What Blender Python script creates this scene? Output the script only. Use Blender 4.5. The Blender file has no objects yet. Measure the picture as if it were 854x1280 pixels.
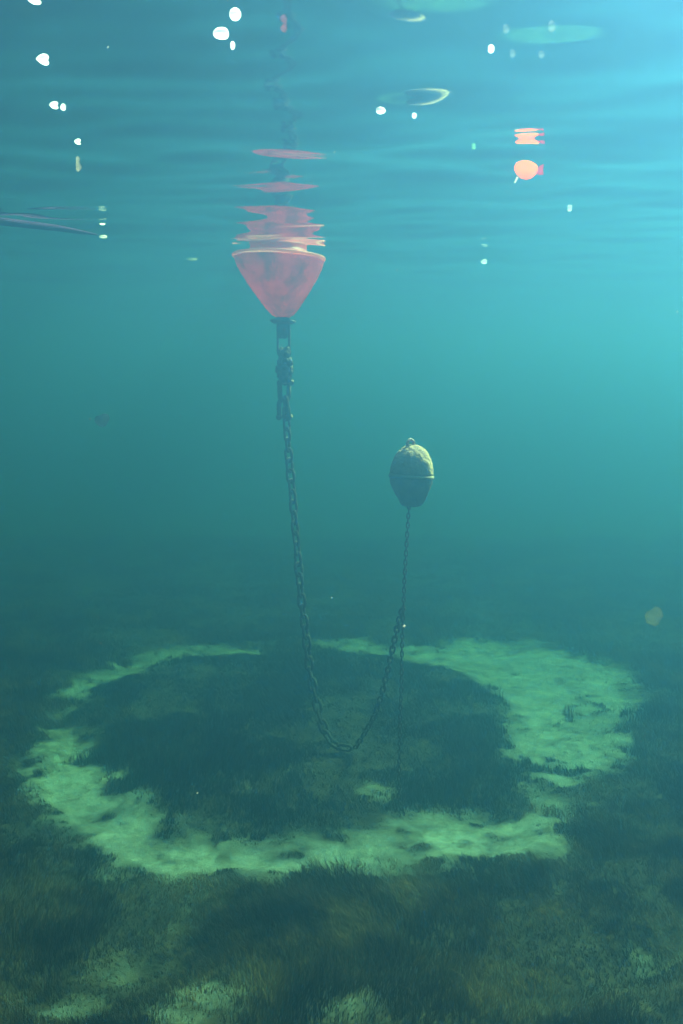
import bpy, bmesh, math, random
import numpy as np
from mathutils import Vector, Matrix, Quaternion

random.seed(7)
rng = np.random.default_rng(11)
S = bpy.context.scene
COL = S.collection
PI = math.pi

# ------------------------------------------------------------------ camera
F = 1200.0                      # focal length in pixels of the 854 x 1280 photograph
H_ABOVE = 2.43                  # camera above the seabed
CAM_D = 0.862                   # camera below the water surface
BED = -(CAM_D + H_ABOVE)
PITCH = math.atan(160.0 / F)    # horizon 160 px above the picture's middle
cam_data = bpy.data.cameras.new("camera")
cam = bpy.data.objects.new("camera", cam_data)
COL.objects.link(cam)
cam.location = (0, 0, -CAM_D)
cam.rotation_euler = (PI / 2 - PITCH, 0, 0)
cam_data.sensor_fit = 'VERTICAL'
cam_data.sensor_height = 24.0
cam_data.lens = 24.0 * F / 1280.0
cam_data.clip_start = 0.02
cam_data.clip_end = 500
S.camera = cam

# ------------------------------------------------------------------ sky, sun, exposure
SUN_DIR = Vector((0.47, 0.50, 0.735)).normalized()     # towards the sun: right, a little ahead, high
sun_el = math.asin(SUN_DIR.z)
sun_az = math.atan2(SUN_DIR.x, SUN_DIR.y)
W = bpy.data.worlds.new("World")
S.world = W
W.use_nodes = True
wn = W.node_tree.nodes
wl = W.node_tree.links
sky = wn.new("ShaderNodeTexSky")
sky.sky_type = 'NISHITA'
sky.sun_disc = False
sky.sun_elevation = sun_el
sky.sun_rotation = sun_az
wl.new(sky.outputs[0], wn["Background"].inputs[0])
wn["Background"].inputs[1].default_value = 0.05
sd = bpy.data.lights.new("sun", 'SUN')
sd.energy = 5.0
sd.angle = math.radians(14)
sd.color = (1.0, 0.96, 0.90)
sun = bpy.data.objects.new("sun", sd)
COL.objects.link(sun)
sun.rotation_euler = SUN_DIR.to_track_quat('Z', 'Y').to_euler()
sun.location = (0, 0, 30)
S.view_settings.view_transform = 'Standard'
S.view_settings.look = 'None'
S.view_settings.gamma = 1.0
S.view_settings.exposure = 4.55
cy = S.cycles
cy.max_bounces = 8
cy.diffuse_bounces = 2
cy.glossy_bounces = 3
cy.transmission_bounces = 2
cy.volume_bounces = 4
cy.transparent_max_bounces = 16
cy.use_denoising = True
cy.sample_clamp_indirect = 0.4
cy.caustics_reflective = True

# the water the camera hangs in: one closed box of even density
SIG_S = (0.018, 0.055, 0.102)        # scattering per metre
SIG_T = (0.290, 0.200, 0.302)        # scattering + absorption per metre
WATER_DENS = max(SIG_T) + 0.001
WATER_COL = tuple(s / WATER_DENS for s in SIG_S)
WATER_ABS = tuple((1 - (t - s) / (WATER_DENS - s)) ** 2 for s, t in zip(SIG_S, SIG_T))
WATER_G = 0.92

# ------------------------------------------------------------------ helpers
def ray(px, py):
    d = Vector(((px - 427.0) / F, (640.0 - py) / F, -1.0))
    return Matrix.Rotation(PI / 2 - PITCH, 3, 'X') @ d

def at(px, py, y):
    """the point at distance y in front of the camera that lies behind a pixel"""
    d = ray(px, py)
    return Vector((0, 0, -CAM_D)) + d * (y / d.y)

def on_bed(px, py, lift=0.0):
    d = ray(px, py)
    return Vector((0, 0, -CAM_D)) + d * ((BED + lift + CAM_D) / d.z)

def link(name, me, mat=None, parent=None):
    o = bpy.data.objects.new(name, me)
    COL.objects.link(o)
    if mat is not None and len(me.materials) == 0:
        me.materials.append(mat)
    if parent is not None:
        o.parent = parent
    return o

def bm_obj(name, bm, mat, parent=None, smooth=True):
    me = bpy.data.meshes.new(name)
    bmesh.ops.recalc_face_normals(bm, faces=bm.faces)
    bm.to_mesh(me)
    bm.free()
    if smooth:
        me.polygons.foreach_set("use_smooth", [True] * len(me.polygons))
    return link(name, me, mat, parent)

def empty(name, loc, rot=(0, 0, 0)):
    o = bpy.data.objects.new(name, None)
    o.empty_display_size = 0.1
    COL.objects.link(o)
    o.location = loc
    o.rotation_euler = rot
    return o

def tag(o, label, cat, group=None):
    o["label"] = label
    o["category"] = cat
    if group:
        o["group"] = group
    return o

def lathe(bm, prof, n=48, wob=None, caps=(True, True)):
    rings = []
    for r, z in prof:
        ring = []
        for i in range(n):
            a = 2 * PI * i / n
            k = r * (1 + (wob(a, z) if wob else 0))
            ring.append(bm.verts.new((k * math.cos(a), k * math.sin(a), z)))
        rings.append(ring)
    for a, b in zip(rings[:-1], rings[1:]):
        for i in range(n):
            j = (i + 1) % n
            bm.faces.new((a[i], a[j], b[j], b[i]))
    if caps[0]:
        bm.faces.new(rings[0][::-1])
    if caps[1]:
        bm.faces.new(rings[-1])

def tube(bm, pts, rad, n=8, closed=False):
    pts = [Vector(p) for p in pts]
    m = len(pts)
    rings = []
    up = None
    for i, p in enumerate(pts):
        if closed:
            t = (pts[(i + 1) % m] - pts[i - 1]).normalized()
        else:
            t = (pts[min(i + 1, m - 1)] - pts[max(i - 1, 0)]).normalized()
        if up is None:
            up = t.orthogonal().normalized()
        up = (up - t * up.dot(t)).normalized()
        s = t.cross(up)
        r = rad[i] if hasattr(rad, '__len__') else rad
        rings.append([bm.verts.new(p + (up * math.cos(2 * PI * k / n) + s * math.sin(2 * PI * k / n)) * r) for k in range(n)])
    for i in range(m if closed else m - 1):
        a, b = rings[i], rings[(i + 1) % m]
        for k in range(n):
            bm.faces.new((a[k], a[(k + 1) % n], b[(k + 1) % n], b[k]))
    if not closed:
        bm.faces.new(rings[0][::-1])
        bm.faces.new(rings[-1])

def box(bm, c, s, bevel=0.0):
    r = bmesh.ops.create_cube(bm, size=1.0, matrix=Matrix.Translation(c) @ Matrix.Diagonal((*s, 1)))
    if bevel:
        es = list({e for v in r['verts'] for e in v.link_edges})
        bmesh.ops.bevel(bm, geom=es, offset=bevel, segments=2, affect='EDGES')

def stadium(L, Wd, d, n=6):
    """centre line of a chain link lying in XZ, long axis Z"""
    hw = Wd / 2 - d / 2
    hl = L / 2 - Wd / 2
    pts = []
    for i in range(n + 1):
        a = PI * i / n
        pts.append(Vector((hw * math.cos(a), 0, hl + hw * math.sin(a))))
    for i in range(n + 1):
        a = PI + PI * i / n
        pts.append(Vector((hw * math.cos(a), 0, -hl + hw * math.sin(a))))
    return pts

def hashn(ix, iy, seed):
    h = (ix.astype(np.int64) * 374761393 + iy.astype(np.int64) * 668265263 + seed * 1442695041) & 0xffffffff
    h = ((h ^ (h >> 13)) * 1274126177) & 0xffffffff
    return ((h ^ (h >> 16)) & 0xffff) / 65535.0

def vnoise(x, y, seed=0):
    ix = np.floor(x); iy = np.floor(y)
    fx = x - ix; fy = y - iy
    fx = fx * fx * fx * (fx * (fx * 6 - 15) + 10); fy = fy * fy * fy * (fy * (fy * 6 - 15) + 10)
    a = hashn(ix, iy, seed); b = hashn(ix + 1, iy, seed)
    c = hashn(ix, iy + 1, seed); d = hashn(ix + 1, iy + 1, seed)
    return (a * (1 - fx) + b * fx) * (1 - fy) + (c * (1 - fx) + d * fx) * fy

def fbm(x, y, seed=0, oct=4):
    s = 0; a = 0.5; t = 0
    for o in range(oct):
        s = s + a * vnoise(x * 2 ** o + 17.3 * o, y * 2 ** o - 9.1 * o, seed + o)
        t += a; a *= 0.55
    return s / t

def poly_sd(x, y, P):
    """signed distance to a polygon, positive inside"""
    d = np.full(x.shape, 1e9); ins = np.zeros(x.shape, bool)
    n = len(P)
    for i in range(n):
        ax, ay = P[i]; bx, by = P[(i + 1) % n]
        ex, ey = bx - ax, by - ay
        wx, wy = x - ax, y - ay
        t = np.clip((wx * ex + wy * ey) / (ex * ex + ey * ey + 1e-12), 0, 1)
        d = np.minimum(d, np.hypot(wx - t * ex, wy - t * ey))
        c = ((ay > y) != (by > y))
        xi = ax + (y - ay) * ex / (ey if abs(ey) > 1e-9 else 1e-9)
        ins ^= c & (x < xi)
    return np.where(ins, d, -d)

# ------------------------------------------------------------------ materials
def mat_new(name):
    m = bpy.data.materials.new(name)
    m.use_nodes = True
    nt = m.node_tree
    return m, nt, nt.nodes, nt.links, nt.nodes["Principled BSDF"]

def rough_mat(name, cols, scale=20.0, rough=0.8, bump=0.3, bscale=None, stretch=(1, 1, 1), coord='Object', stops=None, dist=0.01):
    m, nt, N, L, P = mat_new(name)
    tc = N.new("ShaderNodeTexCoord")
    mp = N.new("ShaderNodeMapping"); mp.inputs['Scale'].default_value = stretch
    L.new(tc.outputs[coord], mp.inputs[0])
    nz = N.new("ShaderNodeTexNoise"); nz.inputs['Scale'].default_value = scale; nz.inputs['Detail'].default_value = 6; nz.inputs['Roughness'].default_value = 0.65
    L.new(mp.outputs[0], nz.inputs['Vector'])
    cr = N.new("ShaderNodeValToRGB")
    el = cr.color_ramp.elements
    st = stops or [0.3 + 0.4 * i / (len(cols) - 1) for i in range(len(cols))]
    el[0].position = st[0]; el[0].color = (*cols[0], 1)
    el[1].position = st[-1]; el[1].color = (*cols[-1], 1)
    for p, c in list(zip(st, cols))[1:-1]:
        e = el.new(p); e.color = (*c, 1)
    L.new(nz.outputs['Fac'], cr.inputs[0])
    L.new(cr.outputs[0], P.inputs['Base Color'])
    P.inputs['Roughness'].default_value = rough
    P.inputs['Specular IOR Level'].default_value = 0.25
    if bump:
        n2 = N.new("ShaderNodeTexNoise"); n2.inputs['Scale'].default_value = bscale or scale * 3; n2.inputs['Detail'].default_value = 5
        L.new(mp.outputs[0], n2.inputs['Vector'])
        b = N.new("ShaderNodeBump"); b.inputs['Strength'].default_value = bump; b.inputs['Distance'].default_value = dist
        L.new(n2.outputs['Fac'], b.inputs['Height'])
        L.new(b.outputs[0], P.inputs['Normal'])
    return m

def water_mat():
    m, nt, N, L, P = mat_new("water_surface")
    N.remove(P)
    fr = N.new("ShaderNodeFresnel"); fr.inputs['IOR'].default_value = 1.333
    tr = N.new("ShaderNodeBsdfTransparent")
    gl = N.new("ShaderNodeBsdfGlossy"); gl.inputs['Roughness'].default_value = 0.055
    gl.inputs['Color'].default_value = (1, 1, 1, 1)
    mx = N.new("ShaderNodeMixShader")
    L.new(fr.outputs[0], mx.inputs[0]); L.new(tr.outputs[0], mx.inputs[1]); L.new(gl.outputs[0], mx.inputs[2])
    L.new(mx.outputs[0], N["Material Output"].inputs['Surface'])
    return m

def haze_mat():
    m, nt, N, L, P = mat_new("sea_water_volume")
    N.remove(P)
    v = N.new("ShaderNodeVolumePrincipled")
    v.inputs['Color'].default_value = (*WATER_COL, 1)
    v.inputs['Absorption Color'].default_value = (*WATER_ABS, 1)
    v.inputs['Density'].default_value = WATER_DENS
    v.inputs['Anisotropy'].default_value = WATER_G
    L.new(v.outputs[0], N["Material Output"].inputs['Volume'])
    return m

def bed_mat():
    m, nt, N, L, P = mat_new("seabed_ground")
    at_ = N.new("ShaderNodeAttribute"); at_.attribute_name = "sand"
    geo = N.new("ShaderNodeNewGeometry")
    nz = N.new("ShaderNodeTexNoise"); nz.inputs['Scale'].default_value = 9; nz.inputs['Detail'].default_value = 8; nz.inputs['Roughness'].default_value = 0.7
    L.new(geo.outputs['Position'], nz.inputs['Vector'])
    # ragged edge between sand and weed
    a1 = N.new("ShaderNodeMath"); a1.operation = 'MULTIPLY_ADD'; a1.inputs[1].default_value = 0.9; a1.inputs[2].default_value = -0.45
    L.new(nz.outputs['Fac'], a1.inputs[0])
    a2 = N.new("ShaderNodeMath"); a2.operation = 'ADD'
    L.new(at_.outputs['Fac'], a2.inputs[0]); L.new(a1.outputs[0], a2.inputs[1])
    ramp = N.new("ShaderNodeMapRange"); ramp.inputs['From Min'].default_value = 0.16; ramp.inputs['From Max'].default_value = 0.92
    L.new(a2.outputs[0], ramp.inputs['Value'])
    # sand colour with grain
    n2 = N.new("ShaderNodeTexNoise"); n2.inputs['Scale'].default_value = 60; n2.inputs['Detail'].default_value = 6; n2.inputs['Roughness'].default_value = 0.75
    L.new(geo.outputs['Position'], n2.inputs['Vector'])
    sc = N.new("ShaderNodeValToRGB")
    sc.color_ramp.elements[0].position = 0.32; sc.color_ramp.elements[0].color = (0.085, 0.095, 0.078, 1)
    sc.color_ramp.elements[1].position = 0.6; sc.color_ramp.elements[1].color = (0.165, 0.18, 0.165, 1)
    L.new(n2.outputs['Fac'], sc.inputs[0])
    n4 = N.new("ShaderNodeTexNoise"); n4.inputs['Scale'].default_value = 8; n4.inputs['Detail'].default_value = 9; n4.inputs['Roughness'].default_value = 0.78
    L.new(geo.outputs['Position'], n4.inputs['Vector'])
    film = N.new("ShaderNodeMapRange"); film.inputs['From Min'].default_value = 0.40; film.inputs['From Max'].default_value = 0.62
    film.inputs['To Min'].default_value = 0.15; film.inputs['To Max'].default_value = 1.0
    L.new(n4.outputs['Fac'], film.inputs['Value'])
    fm = N.new("ShaderNodeMix"); fm.data_type = 'RGBA'
    fm.inputs['A'].default_value = (0.035, 0.035, 0.02, 1)
    L.new(film.outputs[0], fm.inputs['Factor']); L.new(sc.outputs[0], fm.inputs['B'])
    n3 = N.new("ShaderNodeTexNoise"); n3.inputs['Scale'].default_value = 14; n3.inputs['Detail'].default_value = 7
    L.new(geo.outputs['Position'], n3.inputs['Vector'])
    gc = N.new("ShaderNodeValToRGB")
    gc.color_ramp.elements[0].position = 0.35; gc.color_ramp.elements[0].color = (0.008, 0.006, 0.003, 1)
    gc.color_ramp.elements[1].position = 0.7; gc.color_ramp.elements[1].color = (0.030, 0.022, 0.010, 1)
    L.new(n3.outputs['Fac'], gc.inputs[0])
    mx = N.new("ShaderNodeMix"); mx.data_type = 'RGBA'
    L.new(ramp.outputs[0], mx.inputs['Factor']); L.new(gc.outputs[0], mx.inputs['A']); L.new(fm.outputs['Result'], mx.inputs['B'])
    L.new(mx.outputs['Result'], P.inputs['Base Color'])
    P.inputs['Roughness'].default_value = 0.95
    P.inputs['Specular IOR Level'].default_value = 0.1
    b = N.new("ShaderNodeBump"); b.inputs['Strength'].default_value = 0.5; b.inputs['Distance'].default_value = 0.02
    L.new(n3.outputs['Fac'], b.inputs['Height']); L.new(b.outputs[0], P.inputs['Normal'])
    return m

def weed_mat(name, c0, c1, c2):
    m, nt, N, L, P = mat_new(name)
    geo = N.new("ShaderNodeNewGeometry")
    nz = N.new("ShaderNodeTexNoise"); nz.inputs['Scale'].default_value = 2.6; nz.inputs['Detail'].default_value = 7; nz.inputs['Roughness'].default_value = 0.62
    L.new(geo.outputs['Position'], nz.inputs['Vector'])
    cr = N.new("ShaderNodeValToRGB")
    el = cr.color_ramp.elements
    el[0].position = 0.36; el[0].color = (*c0, 1)
    el[1].position = 0.68; el[1].color = (*c2, 1)
    e = el.new(0.52); e.color = (*c1, 1)
    L.new(nz.outputs['Fac'], cr.inputs[0])
    d = N.new("ShaderNodeBsdfDiffuse"); t = N.new("ShaderNodeBsdfTranslucent")
    mx = N.new("ShaderNodeMixShader"); mx.inputs[0].default_value = 0.3
    L.new(cr.outputs[0], d.inputs[0]); L.new(cr.outputs[0], t.inputs[0])
    L.new(d.outputs[0], mx.inputs[1]); L.new(t.outputs[0], mx.inputs[2])
    L.new(mx.outputs[0], N["Material Output"].inputs['Surface'])
    N.remove(P)
    return m

def make_translucent(m, k):
    N = m.node_tree.nodes; L = m.node_tree.links
    P = N["Principled BSDF"]
    src = P.inputs['Base Color'].links[0].from_socket
    t = N.new("ShaderNodeBsdfTranslucent"); L.new(src, t.inputs[0])
    mx = N.new("ShaderNodeMixShader"); mx.inputs[0].default_value = k
    L.new(P.outputs[0], mx.inputs[1]); L.new(t.outputs[0], mx.inputs[2])
    L.new(mx.outputs[0], N["Material Output"].inputs['Surface'])
    return m

M_WATER = water_mat()
M_HAZE = haze_mat()
M_BED = bed_mat()
M_MEADOW = weed_mat("meadow_weed", (0.006, 0.003, 0.0015), (0.028, 0.017, 0.006), (0.120, 0.078, 0.028))
M_MAT = weed_mat("algae_weed", (0.005, 0.006, 0.003), (0.008, 0.009, 0.005), (0.014, 0.015, 0.008))
M_CHAIN = rough_mat("fouled_chain", [(0.010, 0.009, 0.010), (0.025, 0.021, 0.020), (0.085, 0.070, 0.055)], 35, 0.85, 0.8, 90)
M_IRON = rough_mat("fouled_iron", [(0.03, 0.026, 0.03), (0.055, 0.045, 0.045), (0.12, 0.10, 0.08)], 22, 0.85, 0.8, 70)
M_RED = rough_mat("buoy_red", [(0.20, 0.03, 0.05), (0.66, 0.06, 0.045), (0.84, 0.13, 0.08)], 3.2, 0.55, 0.25, 40, (1, 1, 0.6), stops=[0.36, 0.49, 0.63])
M_LIP = rough_mat("buoy_lip", [(0.70, 0.28, 0.17), (0.80, 0.40, 0.25)], 14, 0.6, 0.2)
M_DOME = make_translucent(rough_mat('buoy_dome', [(0.55, 0.06, 0.04), (0.65, 0.085, 0.055)], 5, 0.5, 0.1), 0.7)
make_translucent(M_RED, 0.65)
make_translucent(M_LIP, 0.65)
M_OLIVE = rough_mat("olive_growth", [(0.24, 0.13, 0.09), (0.33, 0.19, 0.11), (0.40, 0.25, 0.13)], 7, 0.9, 0.9, 45, stops=[0.34, 0.5, 0.64], dist=0.02)
M_PURPLE = rough_mat("purple_fouling", [(0.26, 0.15, 0.15), (0.38, 0.23, 0.20), (0.48, 0.31, 0.25)], 9, 0.9, 0.9, 45, dist=0.02)
M_SEAM = rough_mat("seam_band", [(0.16, 0.11, 0.08), (0.26, 0.18, 0.11)], 14, 0.85, 0.5)

# ------------------------------------------------------------------ seabed
def px_poly(pts):
    return [tuple(on_bed(x, y).xy) for x, y in pts]

OUTER = px_poly([(42, 985), (60, 1012), (98, 1032), (122, 1058), (165, 1082), (212, 1094), (280, 1086), (350, 1092), (440, 1100), (500, 1092),
                 (560, 1078), (622, 1072), (668, 1060), (682, 1040), (664, 1020), (700, 1000), (722, 980), (734, 962), (772, 935), (792, 905),
                 (802, 870), (786, 838), (742, 816), (680, 806), (600, 800), (520, 800), (400, 801), (330, 800), (270, 808), (200, 815),
                 (140, 828), (85, 850), (62, 868), (80, 885), (58, 892), (40, 915), (58, 940), (45, 965)])
INNER = px_poly([(100, 897), (108, 876), (150, 856), (210, 836), (290, 823), (400, 818), (480, 822), (560, 838), (610, 855), (642, 880), (652, 905),
                 (640, 935), (652, 955), (668, 978), (650, 992), (612, 1012), (575, 1022), (520, 1022), (480, 1036), (420, 1048), (350, 1053), (290, 1046),
                 (240, 1036), (205, 1022), (175, 1004), (160, 990), (166, 968), (140, 955), (112, 930)])

def blob(x, y, px, py, rx, ry, lift=0.0):
    c = on_bed(px, py)
    ex = rx * c.y / F
    ey = ry * c.y * c.y / (F * H_ABOVE)
    return np.exp(-(((x - c.x) / ex) ** 2 + ((y - c.y) / ey) ** 2))

def sand_value(x, y):
    wx = x + 0.22 * (fbm(x * 1.6, y * 1.6, 31) - 0.5) + 0.12 * (fbm(x * 6, y * 6, 33) - 0.5)
    wy = y + 0.30 * (fbm(x * 1.6, y * 1.6, 37) - 0.5) + 0.12 * (fbm(x * 6, y * 6, 39) - 0.5)
    so = poly_sd(wx, wy, OUTER); si = poly_sd(wx, wy, INNER)
    d = np.minimum(so, -si)
    v = np.clip(0.62 + d / 0.34, 0, 1)
    for b in [(205, 1045, 45, 18), (150, 985, 26, 9), (165, 1093, 30, 12), (430, 1092, 60, 8), (640, 1000, 50, 12), (360, 1062, 24, 5), (530, 1052, 20, 6),
              (620, 1040, 25, 7), (95, 900, 60, 16), (60, 925, 40, 10), (700, 985, 50, 8), (690, 958, 50, 4), (130, 1020, 30, 10)]:
        v = v - 0.60 * blob(x, y, *b)
    v = v - 0.40 * np.clip((fbm(x * 3.0, y * 3.0, 51) - 0.58) * 5, 0, 1) * (so < 0.45)
    # thinner sand and more weed on the far and left sides of the ring
    far = np.clip((y - 6.4) / 2.0, 0, 1) * np.clip((1.3 - x) / 1.2, 0, 1)
    v = v - far * (0.12 + 0.55 * np.clip((fbm(x * 1.3, y * 1.3, 57) - 0.42) * 4, 0, 1))
    v = v - 0.42 * np.clip((fbm(x * 9, y * 9, 59) - 0.57) * 6, 0, 1)
    v = v - 0.20 * np.clip((fbm(x * 2.2, y * 5.5, 63) - 0.55) * 6, 0, 1)
    v = np.clip(v, 0, 1)
    n = fbm(x * 4.5, y * 4.5, 61)
    q = np.zeros_like(v)
    for px, py, rx, ry, k in [(475, 992, 30, 14, 0.75), (365, 972, 30, 10, 0.3), (540, 1005, 30, 6, 0.35), (262, 1238, 60, 32, 0.62), (160, 1200, 70, 22, 0.45), (90, 1248, 60, 26, 0.5),
                             (440, 1262, 50, 22, 0.45), (215, 1272, 60, 20, 0.55), (140, 1090, 28, 12, 0.5), (820, 1190, 60, 30, 0.35), (250, 1130, 60, 10, 0.35), (60, 1130, 60, 10, 0.3)]:
        q = np.maximum(q, k * blob(x, y, px, py, rx, ry) * (0.1 + 1.6 * n))
    return v, np.clip(q, 0, 0.42)

def bed_z(x, y):
    z = BED + 0.10 * (fbm(x * 0.5, y * 0.5, 3) - 0.5)
    # rows of weed mounds drawn out by the swell
    u = x * 0.80 + y * 0.60; w = -x * 0.60 + y * 0.80
    z = z + 0.20 * (fbm(u * 1.2, w * 2.6, 7) - 0.5) * np.clip((7.6 - y) / 2.4, 0.3, 1) * np.clip(-poly_sd(x, y, OUTER) / 0.4, 0.15, 1)
    z = z + 0.05 * (fbm(x * 4, y * 4, 9) - 0.5)
    si = poly_sd(x, y, INNER); so = poly_sd(x, y, OUTER)
    z = z + 0.05 * np.clip(si / 0.3, 0, 1) - 0.03 * np.clip(np.minimum(so, -si) / 0.15, 0, 1)
    c = on_bed(535, 975)
    z = z - 0.12 * np.exp(-(((x - c.x) / 0.30) ** 2 + ((y - c.y) / 0.35) ** 2))
    return z

def graded(lo, hi, step, far, grow=1.25):
    a = list(np.arange(lo, hi + step / 2, step))
    s = step; v = a[-1]; up = []
    while v < far:
        s *= grow; v = min(v + s, far); up.append(v)
    s = step; v = a[0]; dn = []
    while v > -far:
        s *= grow; v = max(v - s, -far); dn.append(v)
    return np.array(dn[::-1] + a + up)

def grid_faces(nx, ny):
    i = np.arange((nx - 1) * (ny - 1))
    r = i // (nx - 1); c = i % (nx - 1)
    k = r * nx + c
    return np.stack([k, k + 1, k + 1 + nx, k + nx], 1)

def mesh_np(name, V, Q, smooth=True):
    me = bpy.data.meshes.new(name)
    me.vertices.add(len(V)); me.vertices.foreach_set("co", V.astype(np.float32).ravel())
    k = Q.shape[1]
    me.loops.add(Q.size); me.loops.foreach_set("vertex_index", Q.astype(np.int32).ravel())
    me.polygons.add(len(Q))
    me.polygons.foreach_set("loop_start", np.arange(0, Q.size, k, dtype=np.int32))
    if smooth:
        me.polygons.foreach_set("use_smooth", np.ones(len(Q), bool))
    me.update(calc_edges=True)
    return me

FAR = 60.0
gx = graded(-5.0, 5.0, 0.04, FAR); gy = graded(2.4, 13.5, 0.04, FAR)
X, Y = np.meshgrid(gx, gy)
Zb = bed_z(X, Y); SV = np.maximum(*sand_value(X, Y))
Vb = np.stack([X.ravel(), Y.ravel(), Zb.ravel()], 1); svf = SV.ravel()
Qb = grid_faces(len(gx), len(gy))
fs = svf[Qb].mean(1) > 0.42
def bed_object(name, Q):
    used = np.unique(Q); remap = np.zeros(len(Vb), np.int64); remap[used] = np.arange(len(used))
    me = mesh_np(name, Vb[used], remap[Q])
    a = me.attributes.new("sand", 'FLOAT', 'POINT'); a.data.foreach_set("value", svf[used].astype(np.float32))
    o = link(name, me, M_BED)
    o["kind"] = "structure"
    return o
bed_object("seabed", Qb[~fs])
bed_object("sand", Qb[fs])

# ------------------------------------------------------------------ water surface with swell and ripples
wx = graded(-5.0, 5.0, 0.03, FAR); wy = graded(1.2, 14.5, 0.025, FAR)
X, Y = np.meshgrid(wx, wy)
Zw = np.zeros_like(X)
wr = np.random.default_rng(21)
WAVE = 0.0018
for i in range(56):
    lam = 0.20 * (2.0 / 0.20) ** wr.random()
    th = wr.normal(0, 0.55)                      # swell runs towards the beach behind the camera
    k = 2 * PI / lam
    amp = WAVE * lam ** 0.80
    Zw += amp * np.sin(k * (X * math.sin(th) + Y * math.cos(th)) + wr.random() * 2 * PI + 1.2 * fbm(X * 0.6, Y * 0.6, 70 + i, 2))
fade = np.clip((30 - np.hypot(X, Y)) / 14, 0, 1)
Zw *= fade
me = mesh_np("water", np.stack([X.ravel(), Y.ravel(), Zw.ravel()], 1), grid_faces(len(wx), len(wy)))
wo = link("water", me, M_WATER)
wo["kind"] = "structure"

# ------------------------------------------------------------------ weed: many fine blades
def blades(name, P, h, w, lean, ldir, mat):
    n = len(P)
    az = rng.random(n) * 2 * PI
    side = np.stack([np.cos(az), np.sin(az), np.zeros(n)], 1)
    L = np.stack([np.cos(ldir), np.sin(ldir), np.zeros(n)], 1)
    up = np.array([0, 0, 1.0])
    V = np.empty((n, 5, 3))
    for j, (t, ws) in enumerate([(0.0, 1.0), (0.5, 0.85)]):
        c = P + up * (h * t * (1 - 0.25 * lean * t))[:, None] + L * (h * lean * t * t)[:, None]
        V[:, 2 * j] = c - side * (w * ws / 2)[:, None]
        V[:, 2 * j + 1] = c + side * (w * ws / 2)[:, None]
    V[:, 4] = P + up * (h * (1 - 0.45 * lean))[:, None] + L * (h * lean)[:, None]
    b = (np.arange(n) * 5)[:, None]
    T = np.concatenate([b + np.array([[0, 1, 3]]), b + np.array([[0, 3, 2]]), b + np.array([[2, 3, 4]])], 0)
    me = mesh_np(name, V.reshape(-1, 3), T, smooth=False)
    o = link(name, me, mat)
    o["kind"] = "stuff"
    return o

def scatter(n_try):
    # even density up close, thinning with distance as the blades grow finer than a pixel
    d = []
    y = np.linspace(2.8, 15.0, 400)
    dens = np.minimum(1.0, (5.0 / y) ** 2) * (0.72 * y + 2.2)
    cdf = np.cumsum(dens); cdf /= cdf[-1]
    yy = np.interp(rng.random(n_try), cdf, y)
    xx = (rng.random(n_try) - 0.5) * (0.72 * yy + 2.2)
    return xx, yy
bx, by = scatter(520000)
sv, pq = sand_value(bx, by)
cl = fbm(bx * 2.2, by * 2.2, 81); cl2 = fbm(bx * 9, by * 9, 83)
keep = ((sv + 0.7 * (cl2 - 0.5) + 0.5 * (rng.random(len(bx)) - 0.5) < 0.45) & (rng.random(len(bx)) > 1.35 * pq)) | ((rng.random(len(bx)) < 0.07) & (cl2 > 0.46))
bx, by, sv, cl, cl2 = bx[keep], by[keep], sv[keep], cl[keep], cl2[keep]
inside = poly_sd(bx, by, INNER) > -0.12
P = np.stack([bx, by, bed_z(bx, by) - 0.004], 1)
h = (0.03 + 0.12 * np.clip((cl - 0.35) * 2.4, 0, 1)) * (0.35 + 1.3 * cl2) * (0.7 + 0.6 * rng.random(len(bx)))
h *= 0.72 * np.clip(1.15 - 1.7 * np.maximum(sv, pq[keep]), 0.22, 1)
w = np.maximum(0.0035, by * 0.00085) * (0.7 + 0.6 * rng.random(len(bx)))
lean = 0.25 + 0.65 * rng.random(len(bx))
ldir = 2.4 + 2.6 * (fbm(bx * 0.9, by * 0.9, 87) - 0.5) * 2 + rng.normal(0, 0.6, len(bx))
blades("seagrass", P[~inside], h[~inside], w[~inside], lean[~inside], ldir[~inside], M_MEADOW)
blades("algae_carpet", P[inside], 0.75 * h[inside], w[inside], lean[inside], ldir[inside], M_MAT)

# ------------------------------------------------------------------ chain builder
def polyline(pts):
    pts = [Vector(p) for p in pts]
    # Catmull-Rom through the points, finely sampled
    out = []
    for i in range(len(pts) - 1):
        p0 = pts[max(i - 1, 0)]; p1 = pts[i]; p2 = pts[i + 1]; p3 = pts[min(i + 2, len(pts) - 1)]
        for k in range(24):
            t = k / 24
            out.append(0.5 * ((2 * p1) + (p2 - p0) * t + (2 * p0 - 5 * p1 + 4 * p2 - p3) * t * t + (3 * p1 - p0 - 3 * p2 + p3) * t ** 3))
    out.append(pts[-1])
    return out

def link_mesh(name, L, Wd, d, seed):
    r = random.Random(seed)
    bm = bmesh.new()
    pts = stadium(L, Wd, d, 6)
    tube(bm, pts, [d / 2 * r.uniform(0.92, 1.28) for _ in pts], 7, True)
    me = bpy.data.meshes.new(name)
    bmesh.ops.recalc_face_normals(bm, faces=bm.faces)
    bm.to_mesh(me); bm.free()
    me.polygons.foreach_set("use_smooth", [True] * len(me.polygons))
    me.materials.append(M_CHAIN)
    return me

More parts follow.
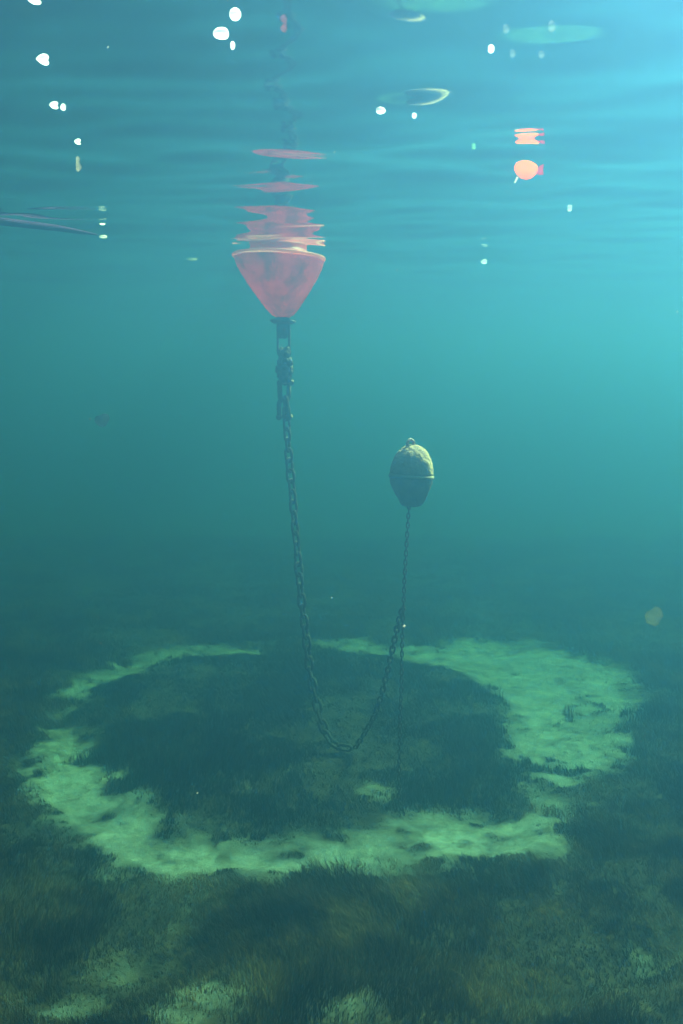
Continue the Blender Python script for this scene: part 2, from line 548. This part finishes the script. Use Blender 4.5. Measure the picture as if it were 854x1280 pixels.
def lay_chain(root, curve, L, Wd, d, seed, roll0=0.08):
    """links end to end along a curve, each turned a quarter turn from its neighbour"""
    inv = root.matrix_world.inverted() if False else Matrix.Translation(-root.location)
    meshes = [link_mesh("chain_link", L, Wd, d, seed + i) for i in range(4)]
    pitch = L - 2 * d * 1.02
    r = random.Random(seed)
    acc = 0.0; nxt = 0.0; n = 0
    a_prev = curve[0]
    cum = [0.0]
    for a, b in zip(curve[:-1], curve[1:]):
        cum.append(cum[-1] + (b - a).length)
    def sample(s):
        s = min(max(s, 0), cum[-1])
        i = min(max(np.searchsorted(cum, s) - 1, 0), len(curve) - 2)
        f = (s - cum[i]) / max(cum[i + 1] - cum[i], 1e-9)
        return curve[i].lerp(curve[i + 1], f)
    s = L / 2 - d
    while s + L / 2 - d <= cum[-1] + pitch * 0.3:
        c = sample(s)
        t = (sample(s + pitch / 2) - sample(s - pitch / 2)).normalized()
        q = Vector((0, 0, 1)).rotation_difference(t)
        roll = (n % 2) * PI / 2 + roll0 + r.uniform(-0.22, 0.22) + 0.25 * math.sin(n * 0.21)
        o = bpy.data.objects.new("chain_link", meshes[r.randrange(4)])
        COL.objects.link(o)
        o.parent = root
        o.rotation_mode = 'QUATERNION'
        o.rotation_quaternion = q @ Quaternion((0, 0, 1), roll)
        o.location = inv @ c
        s += pitch; n += 1
    return n

# ------------------------------------------------------------------ red conical mooring buoy
YB = 6.40
lipc = at(348, 320.5, YB)  
buoy = tag(empty("mooring_buoy", lipc, (math.radians(-1.0), math.radians(2.2), 0)), "red conical mooring buoy floating at the water surface with a worn pale rim", "buoy")
KB = 0.865
buoy.scale = (KB, KB, KB)
bm = bmesh.new()
R0 = 0.345
lathe(bm, [(0.055, -0.447), (0.085, -0.430), (0.125, -0.385), (0.180, -0.310), (0.232, -0.232), (0.282, -0.150), (0.318, -0.082), (R0 - 0.006, -0.019)], 64,
      lambda a, z: 0.012 * math.sin(3 * a + 1) + 0.006 * math.sin(7 * a + z * 9), caps=(True, False))
for v in bm.verts:
    v.co.x -= 0.10 * v.co.z
bm_obj("cone", bm, M_RED, buoy)
bm = bmesh.new()
lathe(bm, [(R0 - 0.006, -0.018), (R0 + 0.004, -0.014), (R0 + 0.008, -0.003), (R0 + 0.004, 0.005), (R0 - 0.012, 0.008)], 64, lambda a, z: 0.012 * math.sin(3 * a + 1), caps=(False, False))
bm_obj("rim", bm, M_LIP, buoy)
bm = bmesh.new()
lathe(bm, [(R0 - 0.014, 0.0085), (0.30, 0.016), (0.255, 0.024), (0.225, 0.035), (0.212, 0.055), (0.208, 0.15), (0.19, 0.19), (0.13, 0.215), (0.06, 0.225)], 48, caps=(False, True))
dome = bm_obj("dome", bm, M_DOME, buoy)
bm = bmesh.new()
tube(bm, [(0.045 * math.cos(a), 0, 0.245 + 0.045 * math.sin(a)) for a in [2 * PI * i / 16 for i in range(16)]], 0.010, 8, True)
bm_obj("lifting_eye", bm, M_IRON, dome)
bm = bmesh.new()
lathe(bm, [(0.030, -0.500), (0.070, -0.496), (0.092, -0.478), (0.088, -0.468), (0.050, -0.460), (0.046, -0.449)], 24, lambda a, z: 0.10 * math.sin(2 * a + 0.6) + 0.05 * math.sin(5 * a))
for v in bm.verts:
    v.co.x += 0.047
plate = bm_obj("base_plate", bm, M_IRON, buoy)
bm = bmesh.new()
box(bm, (0.052, 0, -0.550), (0.072, 0.030, 0.115), 0.008)
bm_obj("padeye", bm, M_IRON, buoy)

# ------------------------------------------------------------------ heavy chain from the red buoy down to the seabed
low = on_bed(425, 936)
YL = low.y - 0.20
pix = [(357, 497), (358, 514), (359, 540), (362, 580), (366, 620), (369, 660), (372, 690), (376, 740), (382, 790), (388, 840), (395, 875), (403, 905), (412, 924), (424, 933), (440, 935)]
pts = []
for x, y in pix:
    t = (y - 497) / (935 - 497)
    pts.append(at(x, y, YB + (YL - YB) * max(0.0, t) ** 1.5))
top = at(354, 404, YB)
chain = tag(empty("mooring_chain", top), "heavy fouled mooring chain hanging from the red conical buoy to the seabed", "chain")
def rel(px, py, y=YB):
    return at(px, py, y) - top
# long link under the pad eye
bm = bmesh.new()
c0 = rel(354.5, 424)
tube(bm, [c0 + Vector((p.x, 0.005, p.z)) for p in stadium(0.25, 0.092, 0.017, 8)], 0.0095, 8, True)
bm_obj("long_link", bm, M_IRON, chain)
# swivel covered in growth
bm = bmesh.new()
rs = random.Random(4)
c1 = rel(355.5, 455)
for _ in range(46):
    a = rs.uniform(0, 2 * PI); z = rs.uniform(-0.11, 0.098)
    rr = 0.042 * math.sqrt(max(0.12, 1 - (z / 0.115) ** 2))
    c = c1 + Vector((math.cos(a) * rr, math.sin(a) * rr, z))
    s = rs.uniform(0.014, 0.026)
    bmesh.ops.create_icosphere(bm, subdivisions=1, radius=s, matrix=Matrix.Translation(c) @ Matrix.Rotation(rs.uniform(0, 3), 4, 'X') @ Matrix.Diagonal((1, 0.8, 1.5, 1)))
lathe_bm = bmesh.new()
sw = bm_obj("swivel", bm, M_CHAIN, chain)
lathe_bm.free()
bm = bmesh.new()
tube(bm, [c1 + Vector((0, 0, z)) for z in (-0.118, -0.07, 0, 0.07, 0.10)], [0.022, 0.036, 0.040, 0.034, 0.018], 12)
bm_obj("swivel_body", bm, M_IRON, sw)
# two shackles below the swivel, each with its pin
for k, (px, py, pxx, pyy, rz) in enumerate([(355.5, 488, 367, 478.5, 0.5), (354, 512, 365, 521, -0.5)]):
    c = rel(px, py)
    bm = bmesh.new()
    hw, hh = 0.032, 0.062
    arc = [Vector((-hw, 0, hh - 0.02))] + [Vector((hw * math.cos(a), 0, -hh + 0.03 + hw * math.sin(a))) for a in [PI + PI * i / 8 for i in range(9)]] + [Vector((hw, 0, hh - 0.02))]
    if k == 1:
        arc = [Vector((p.x, p.y, -p.z)) for p in arc]
    rot = Matrix.Rotation(rz, 3, 'Z')
    tube(bm, [c + rot @ p for p in arc], [0.015 * rs.uniform(0.95, 1.25) for _ in arc], 9)
    for s in (-1, 1):
        bmesh.ops.create_icosphere(bm, subdivisions=2, radius=0.022, matrix=Matrix.Translation(c + rot @ Vector((s * hw, 0, (hh - 0.012) * (1 if k == 0 else -1)))))
    sh = bm_obj("shackle", bm, M_CHAIN, chain)
    bm = bmesh.new()
    e = rel(pxx, pyy)
    a0 = c + rot @ Vector((-hw - 0.01, 0, (hh - 0.012) * (1 if k == 0 else -1)))
    a0.z = e.z + 0.006
    tube(bm, [a0, a0.lerp(e, 0.8), e - (e - a0).normalized() * 0.016, e], [0.010, 0.011, 0.018, 0.016], 8)
    bm_obj("pin", bm, M_SEAM, sh)
lay_chain(chain, polyline(pts), 0.108, 0.066, 0.0190, 10)

# ------------------------------------------------------------------ olive buoy held under water, its tether and the linking chain
anchor = on_bed(499, 1003)
YO = anchor.y
def egg_wob(a, z):
    return 0.025 * math.sin(2 * a + 1.0 + z * 6) + 0.018 * math.sin(5 * a + z * 11) + 0.012 * math.sin(9 * a - z * 17)
kk = YO / F
oc = at(514.5, 595.5, YO)
ob = tag(empty("submerged_buoy", oc, (0, math.radians(4), 0.4)), "olive and purple egg shaped buoy hanging in midwater below the surface on a thin chain", "buoy")
bm = bmesh.new()
R = 27.0 * kk
hh = 40 * kk
lathe(bm, [(R * math.cos(t), 0.012 + (hh - 0.012) * math.sin(t)) for t in [PI / 2 * i / 12 * 0.97 for i in range(13)]], 48, egg_wob)
bmesh.ops.subdivide_edges(bm, edges=bm.edges[:], cuts=1, use_grid_fill=True)
for v in bm.verts:
    v.co *= 1 + 0.03 * (hash((round(v.co.x, 3), round(v.co.y, 3), round(v.co.z, 3))) % 1000 / 1000 - 0.5)
us = bm_obj("upper_shell", bm, M_OLIVE, ob)
bm = bmesh.new()
tube(bm, [(-0.020 + 0.021 * math.cos(a), 0, hh + 0.004 + 0.021 * math.sin(a)) for a in [2 * PI * i / 18 for i in range(18)]], 0.009, 8, True)
bm_obj("lifting_eye", bm, M_PURPLE, us)
bm = bmesh.new()
lathe(bm, [(R * 0.99, -0.011), (R * 1.04, -0.009), (R * 1.055, 0.0), (R * 1.03, 0.010), (R * 0.99, 0.0115)], 48, egg_wob)
bm_obj("seam_flange", bm, M_SEAM, ob)
bm = bmesh.new()
prof = [(0.24, -37.5), (0.42, -36), (0.54, -32.5), (0.66, -27), (0.78, -20.5), (0.89, -13.5), (0.965, -7), (0.985, -2.3)]
lathe(bm, [(R * a, z * kk) for a, z in prof], 48, lambda a, z: egg_wob(a, z) + (0.15 * math.cos(a + 0.4) * min(1, max(0, (-z / kk - 16) / 14))))
bmesh.ops.subdivide_edges(bm, edges=bm.edges[:], cuts=1, use_grid_fill=True)
for v in bm.verts:
    v.co *= 1 + 0.06 * (hash((round(v.co.x, 3), round(v.co.y, 3), round(v.co.z, 3))) % 1000 / 1000 - 0.5)
bm_obj("lower_shell", bm, M_PURPLE, ob)

def bedpt(p, lift):
    z = float(bed_z(np.array([p.x]), np.array([p.y]))[0])
    return Vector((p.x, p.y, z + lift))
tpix = [(511.5, 630), (508.5, 680), (506, 720), (504.5, 757), (503, 800), (502, 850), (500.5, 900), (499.5, 950)]
tp = [at(x, y, YO) for x, y in tpix] + [bedpt(anchor, -0.10)]
teth = tag(empty("tether_chain", tp[0]), "thin straight chain tethering the egg shaped midwater buoy down to the seabed", "chain")
lay_chain(teth, polyline(tp), 0.043, 0.024, 0.0080, 40)
lk0 = pts[-1]
lpix = [(455, 918), (470, 890), (482, 850), (490, 815), (498, 780), (504.5, 757)]
lp = [lk0 + Vector((0.02, 0, 0.0))]
n_ = len(lpix)
for i, (x, y) in enumerate(lpix):
    t = (i + 1) / n_
    lp.append(at(x, y, lk0.y + (YO - 0.02 - lk0.y) * t))
lc = tag(empty("linking_chain", lp[0]), "slack chain curving up from the low end of the heavy chain to the straight tether", "chain")
lay_chain(lc, polyline(lp), 0.066, 0.038, 0.0120, 70)

# ------------------------------------------------------------------ things drifting at the surface
def simple_mat(name, col, rough=0.6, transl=0.0):
    m, nt, N, L, P = mat_new(name)
    d = N.new("ShaderNodeBsdfDiffuse"); d.inputs[0].default_value = (*col, 1)
    t = N.new("ShaderNodeBsdfTranslucent"); t.inputs[0].default_value = (*col, 1)
    mx = N.new("ShaderNodeMixShader"); mx.inputs[0].default_value = transl
    L.new(d.outputs[0], mx.inputs[1]); L.new(t.outputs[0], mx.inputs[2])
    L.new(mx.outputs[0], N["Material Output"].inputs['Surface'])
    N.remove(P)
    return m

def water_z(x, y):
    i = np.searchsorted(wx, x); j = np.searchsorted(wy, y)
    return float(Zw[min(j, Zw.shape[0] - 1), min(i, Zw.shape[1] - 1)])

def under_surface(px, py, depth):
    """the point behind a pixel at a given depth under the local water surface"""
    d = ray(px, py)
    z = 0.0
    for _ in range(6):
        p = Vector((0, 0, -CAM_D)) + d * ((z - depth + CAM_D) / d.z)
        z = water_z(p.x, p.y)
    return p

M_LEAF = simple_mat("leaf_orange", (0.92, 0.29, 0.0), transl=0.6)
M_LEAF_DARK = simple_mat("leaf_dark_red", (0.50, 0.012, 0.02), transl=0.6)
M_STALK = simple_mat("stalk_purple", (0.045, 0.02, 0.05), transl=0.15)
M_PALE = simple_mat("pale_tip", (0.85, 0.85, 0.8), transl=0.5)
M_GLINT = simple_mat("glint_white", (0.97, 0.97, 0.97), transl=0.88)  # near-white body colour standing in for bright glints of sky
M_SPECK = simple_mat("speck_brown", (0.10, 0.09, 0.03), transl=0.3)
M_DARK = simple_mat("speck_dark", (0.02, 0.02, 0.02), transl=0.2)

lf = under_surface(659, 213, 0.055)
leaf = tag(empty("floating_leaf", lf, (math.radians(40), 0, math.radians(-8))), "bright orange leaf with a dark red end drifting just under the water surface", "leaf")
u = lf.y / F
bm = bmesh.new()
ol = [(-15, 2), (-13, 7), (-8, 10.5), (-2, 11.5), (4, 10), (9, 6.5), (12.5, 2), (13, -2), (11, -6), (6, -9.5), (0, -10.5), (-7, -9.5), (-12, -6), (-15, -2)]
vf = [bm.verts.new((x * u, -0.003 + 0.02 * (x / 15) ** 2, y * u)) for x, y in ol]
vk = [bm.verts.new((x * u, 0.001 + 0.02 * (x / 15) ** 2, y * u)) for x, y in ol]
cf = bm.verts.new((0, -0.012, 0)); cb = bm.verts.new((0, -0.006, 0))
for i in range(len(ol)):
    j = (i + 1) % len(ol)
    bm.faces.new((cf, vf[i], vf[j])); bm.faces.new((cb, vk[j], vk[i])); bm.faces.new((vf[i], vk[i], vk[j], vf[j]))
bm_obj("leaf_blade", bm, M_LEAF, leaf)
bm = bmesh.new()
ol = [(12.8, 1.6), (16, 4), (19.5, 5), (19, 0), (20, -6.5), (15, -7), (11.2, -5.5), (13.2, -2)]
vf = [bm.verts.new((x * u, 0.006, y * u)) for x, y in ol]
bm.faces.new(vf)
r = bmesh.ops.extrude_face_region(bm, geom=bm.faces[:])
bmesh.ops.translate(bm, verts=[g for g in r['geom'] if isinstance(g, bmesh.types.BMVert)], vec=(0, 0.005, 0))
bm_obj("leaf_base", bm, M_LEAF_DARK, leaf, False)
bm = bmesh.new()
tube(bm, [(-11 * u, 0, -8 * u), (-13 * u, 0, -12 * u), (-14 * u, 0.005, -15 * u)], [0.004, 0.003, 0.002], 6)
bm_obj("leaf_tip", bm, M_PALE, leaf)
leaf.scale = (1, 1, 1.1)

# drifting dark stalk with a pale tip at the left
q = [under_surface(-40, 272, 0.028), under_surface(20, 279, 0.03), under_surface(70, 285, 0.032), under_surface(100, 290, 0.034), under_surface(122, 293.5, 0.036)]
st = tag(empty("drifting_stalk", q[-1]), "thin dark purple plant stalk with a pale tip floating under the surface", "plant stalk")
bm = bmesh.new()
tube(bm, [p - q[-1] for p in polyline(q)], [0.021 * (1 - 0.88 * (i / (24 * 4)) ** 2.2) for i in range(24 * 4 + 1)], 8)
bm_obj("stalk", bm, M_STALK, st)
bm = bmesh.new()
bmesh.ops.create_icosphere(bm, subdivisions=2, radius=0.010, matrix=Matrix.Translation(under_surface(129, 296, 0.04) - q[-1]) @ Matrix.Diagonal((2.4, 0.8, 0.9, 1)))
bm_obj("stalk_tip", bm, M_PALE, st)

# white bodies added in place of sky glints through the ripples
def spot(px, py, a, b, tilt, label, mat=M_GLINT, depth=0.002, name="surface_spot", cat="spot", group="white glint spots under the surface"):
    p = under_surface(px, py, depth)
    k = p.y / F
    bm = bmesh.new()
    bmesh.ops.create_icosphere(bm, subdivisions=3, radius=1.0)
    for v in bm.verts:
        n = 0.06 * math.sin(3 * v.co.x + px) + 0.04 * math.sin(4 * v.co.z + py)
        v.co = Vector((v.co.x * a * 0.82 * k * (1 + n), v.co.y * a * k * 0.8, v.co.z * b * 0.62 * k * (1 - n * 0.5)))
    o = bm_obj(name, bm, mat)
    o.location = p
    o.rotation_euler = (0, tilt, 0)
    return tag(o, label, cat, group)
GLINTS = [(276, 43, 11.5, 8, 0.1, "largest bright white oval bubble under the surface, beside a rounder bubble"),
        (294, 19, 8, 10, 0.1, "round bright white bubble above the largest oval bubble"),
        (291, 58, 3.5, 6, 0.1, "tiny pale bubble just below the two big bright spots"),
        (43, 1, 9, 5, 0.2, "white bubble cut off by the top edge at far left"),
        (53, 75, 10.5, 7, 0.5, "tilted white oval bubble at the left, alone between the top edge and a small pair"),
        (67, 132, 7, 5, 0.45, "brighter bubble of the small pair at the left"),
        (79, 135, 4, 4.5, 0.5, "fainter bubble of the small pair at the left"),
        (97, 178, 5, 3.2, 0.4, "small white bubble lowest of the scattered spots on the left"),
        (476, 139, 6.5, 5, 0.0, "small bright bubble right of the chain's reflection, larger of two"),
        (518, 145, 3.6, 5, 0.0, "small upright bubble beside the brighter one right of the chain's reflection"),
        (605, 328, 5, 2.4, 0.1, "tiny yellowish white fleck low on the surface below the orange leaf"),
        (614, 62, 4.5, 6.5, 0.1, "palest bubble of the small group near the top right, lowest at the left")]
for b in GLINTS:
    spot(*b)

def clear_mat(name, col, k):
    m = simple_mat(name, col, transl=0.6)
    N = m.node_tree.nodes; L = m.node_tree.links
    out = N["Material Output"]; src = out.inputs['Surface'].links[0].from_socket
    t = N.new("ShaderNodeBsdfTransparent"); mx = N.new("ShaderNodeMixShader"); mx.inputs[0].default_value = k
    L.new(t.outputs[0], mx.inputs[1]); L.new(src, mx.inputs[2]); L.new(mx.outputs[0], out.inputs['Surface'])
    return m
M_FAINT = clear_mat("faint_spot", (0.9, 0.95, 0.9), 0.02)  # pale and almost clear, for the dim ovals at top right
for x, y, a, b, lab in [(633, 37, 4.5, 7, "faint upright bubble near the top right, second from the left of its loose group"),
                        (690, 35, 5, 7.5, "faintest large bubble near the top right corner, highest on the right of its group"),
                        (641, 68, 4.5, 6, "faint bubble in the middle of the loose group near the top right, lower row"),
                        (677, 69, 4.5, 5.5, "faint pinkish bubble at the lower right of the loose group near the top right")]:
    spot(x, y, a, b, 0.15, lab, M_FAINT, group="faint spots near the top right")

def speck(px, py, y, r, mat, name, label, cat, seed, p=None):
    bm = bmesh.new()
    bmesh.ops.create_icosphere(bm, subdivisions=3, radius=1.0)
    rr = random.Random(seed)
    c = [Vector((rr.uniform(-1, 1), rr.uniform(-1, 1), rr.uniform(-1, 1))) for _ in range(5)]
    for v in bm.verts:
        n = sum(0.10 * math.sin(4 * v.co.dot(q) + 3 * i) for i, q in enumerate(c))
        v.co = Vector((v.co.x * r[0], v.co.y * r[1], v.co.z * r[2])) * (1 + n)
    o = bm_obj(name, bm, mat)
    o.location = p or at(px, py, y)
    return tag(o, label, cat)
speck(128, 525, 3.2, (0.021, 0.02, 0.021), clear_mat("dark_jelly", (0.02, 0.03, 0.05), 0.3), "drifting_speck", "small dark round speck drifting alone in midwater at the left", "speck", 3)
speck(817, 772, 3.0, (0.028, 0.012, 0.03), clear_mat("yellow_scrap", (0.20, 0.15, 0.02), 0.09), "drifting_scrap", "blurry yellowish brown scrap drifting in midwater at the far right", "scrap", 5)
speck(0, 0, 0, (0.007, 0.005, 0.010), clear_mat("red_spot", (0.75, 0.08, 0.10), 0.05), "drifting_scrap", "tiny dull red spot under the surface above the chain's reflection", "scrap", 8, under_surface(355, 35, 0.01))  # small red blob, almost clear, just below the surface
for i, (px, py, l, c) in enumerate([(241, 324, "pale yellowish scum fleck on the surface left of the red buoy", (0.75, 0.75, 0.4)),
                                    (712, 262, "tiny pale fleck under the surface right of and below the orange leaf", (0.9, 0.9, 0.85)),
                                    (98, 210, "small branching brownish weed scrap below the lowest left bubble", (0.5, 0.38, 0.25)),
                                    (592, 184, "tiny green fleck under the surface left of the orange leaf", (0.3, 0.75, 0.3))]):
    p = under_surface(px, py, 0.004); k = p.y / F
    sz = [(6, 2, 1.5), (2.6, 2, 2.2), (3, 2, 4.5), (2.2, 1.5, 2)][i]
    speck(0, 0, 0, (sz[0] * k, sz[1] * k, sz[2] * k), clear_mat("fleck", c, 0.15), "drifting_fleck", l, "fleck", 20 + i, p)

# fine drifting particles that the sun catches
n = 1500
py_ = 0.45 + 5.5 * rng.random(n) ** 0.8
C = np.stack([(rng.random(n) - 0.5) * (1.0 * py_ + 0.5), py_, -CAM_D + (rng.random(n) - 0.5) * (1.5 * py_ + 0.3)], 1)
okk = (C[:, 2] < -0.08) & (C[:, 2] > BED + 0.15)
C = C[okk]; n = len(C)
rr = 0.5 * (0.0006 + 0.0010 * rng.random(n) ** 2)[:, None, None] * np.maximum(1, C[:, 1] / 2.2)[:, None, None]
octa = np.array([[1, 0, 0], [-1, 0, 0], [0, 1, 0], [0, -1, 0], [0, 0, 1], [0, 0, -1]], float)
V = C[:, None, :] + octa[None] * rr * (0.6 + 0.8 * rng.random((n, 6, 1)))
T0 = np.array([[0, 2, 4], [2, 1, 4], [1, 3, 4], [3, 0, 4], [2, 0, 5], [1, 2, 5], [3, 1, 5], [0, 3, 5]])
T = (np.arange(n)[:, None, None] * 6 + T0[None]).reshape(-1, 3)
ps = link("plankton", mesh_np("plankton", V.reshape(-1, 3), T, smooth=False), clear_mat("plankton", (0.5, 0.55, 0.45), 0.15))
ps["kind"] = "stuff"

# the water body
bm = bmesh.new()
box(bm, (0, 0, (BED - 1.2 + 0.6) / 2), (2 * FAR - 2, 2 * FAR - 2, 0.6 - (BED - 1.2)))
hz = bm_obj("haze", bm, M_HAZE, None, False)
hz["kind"] = "stuff"
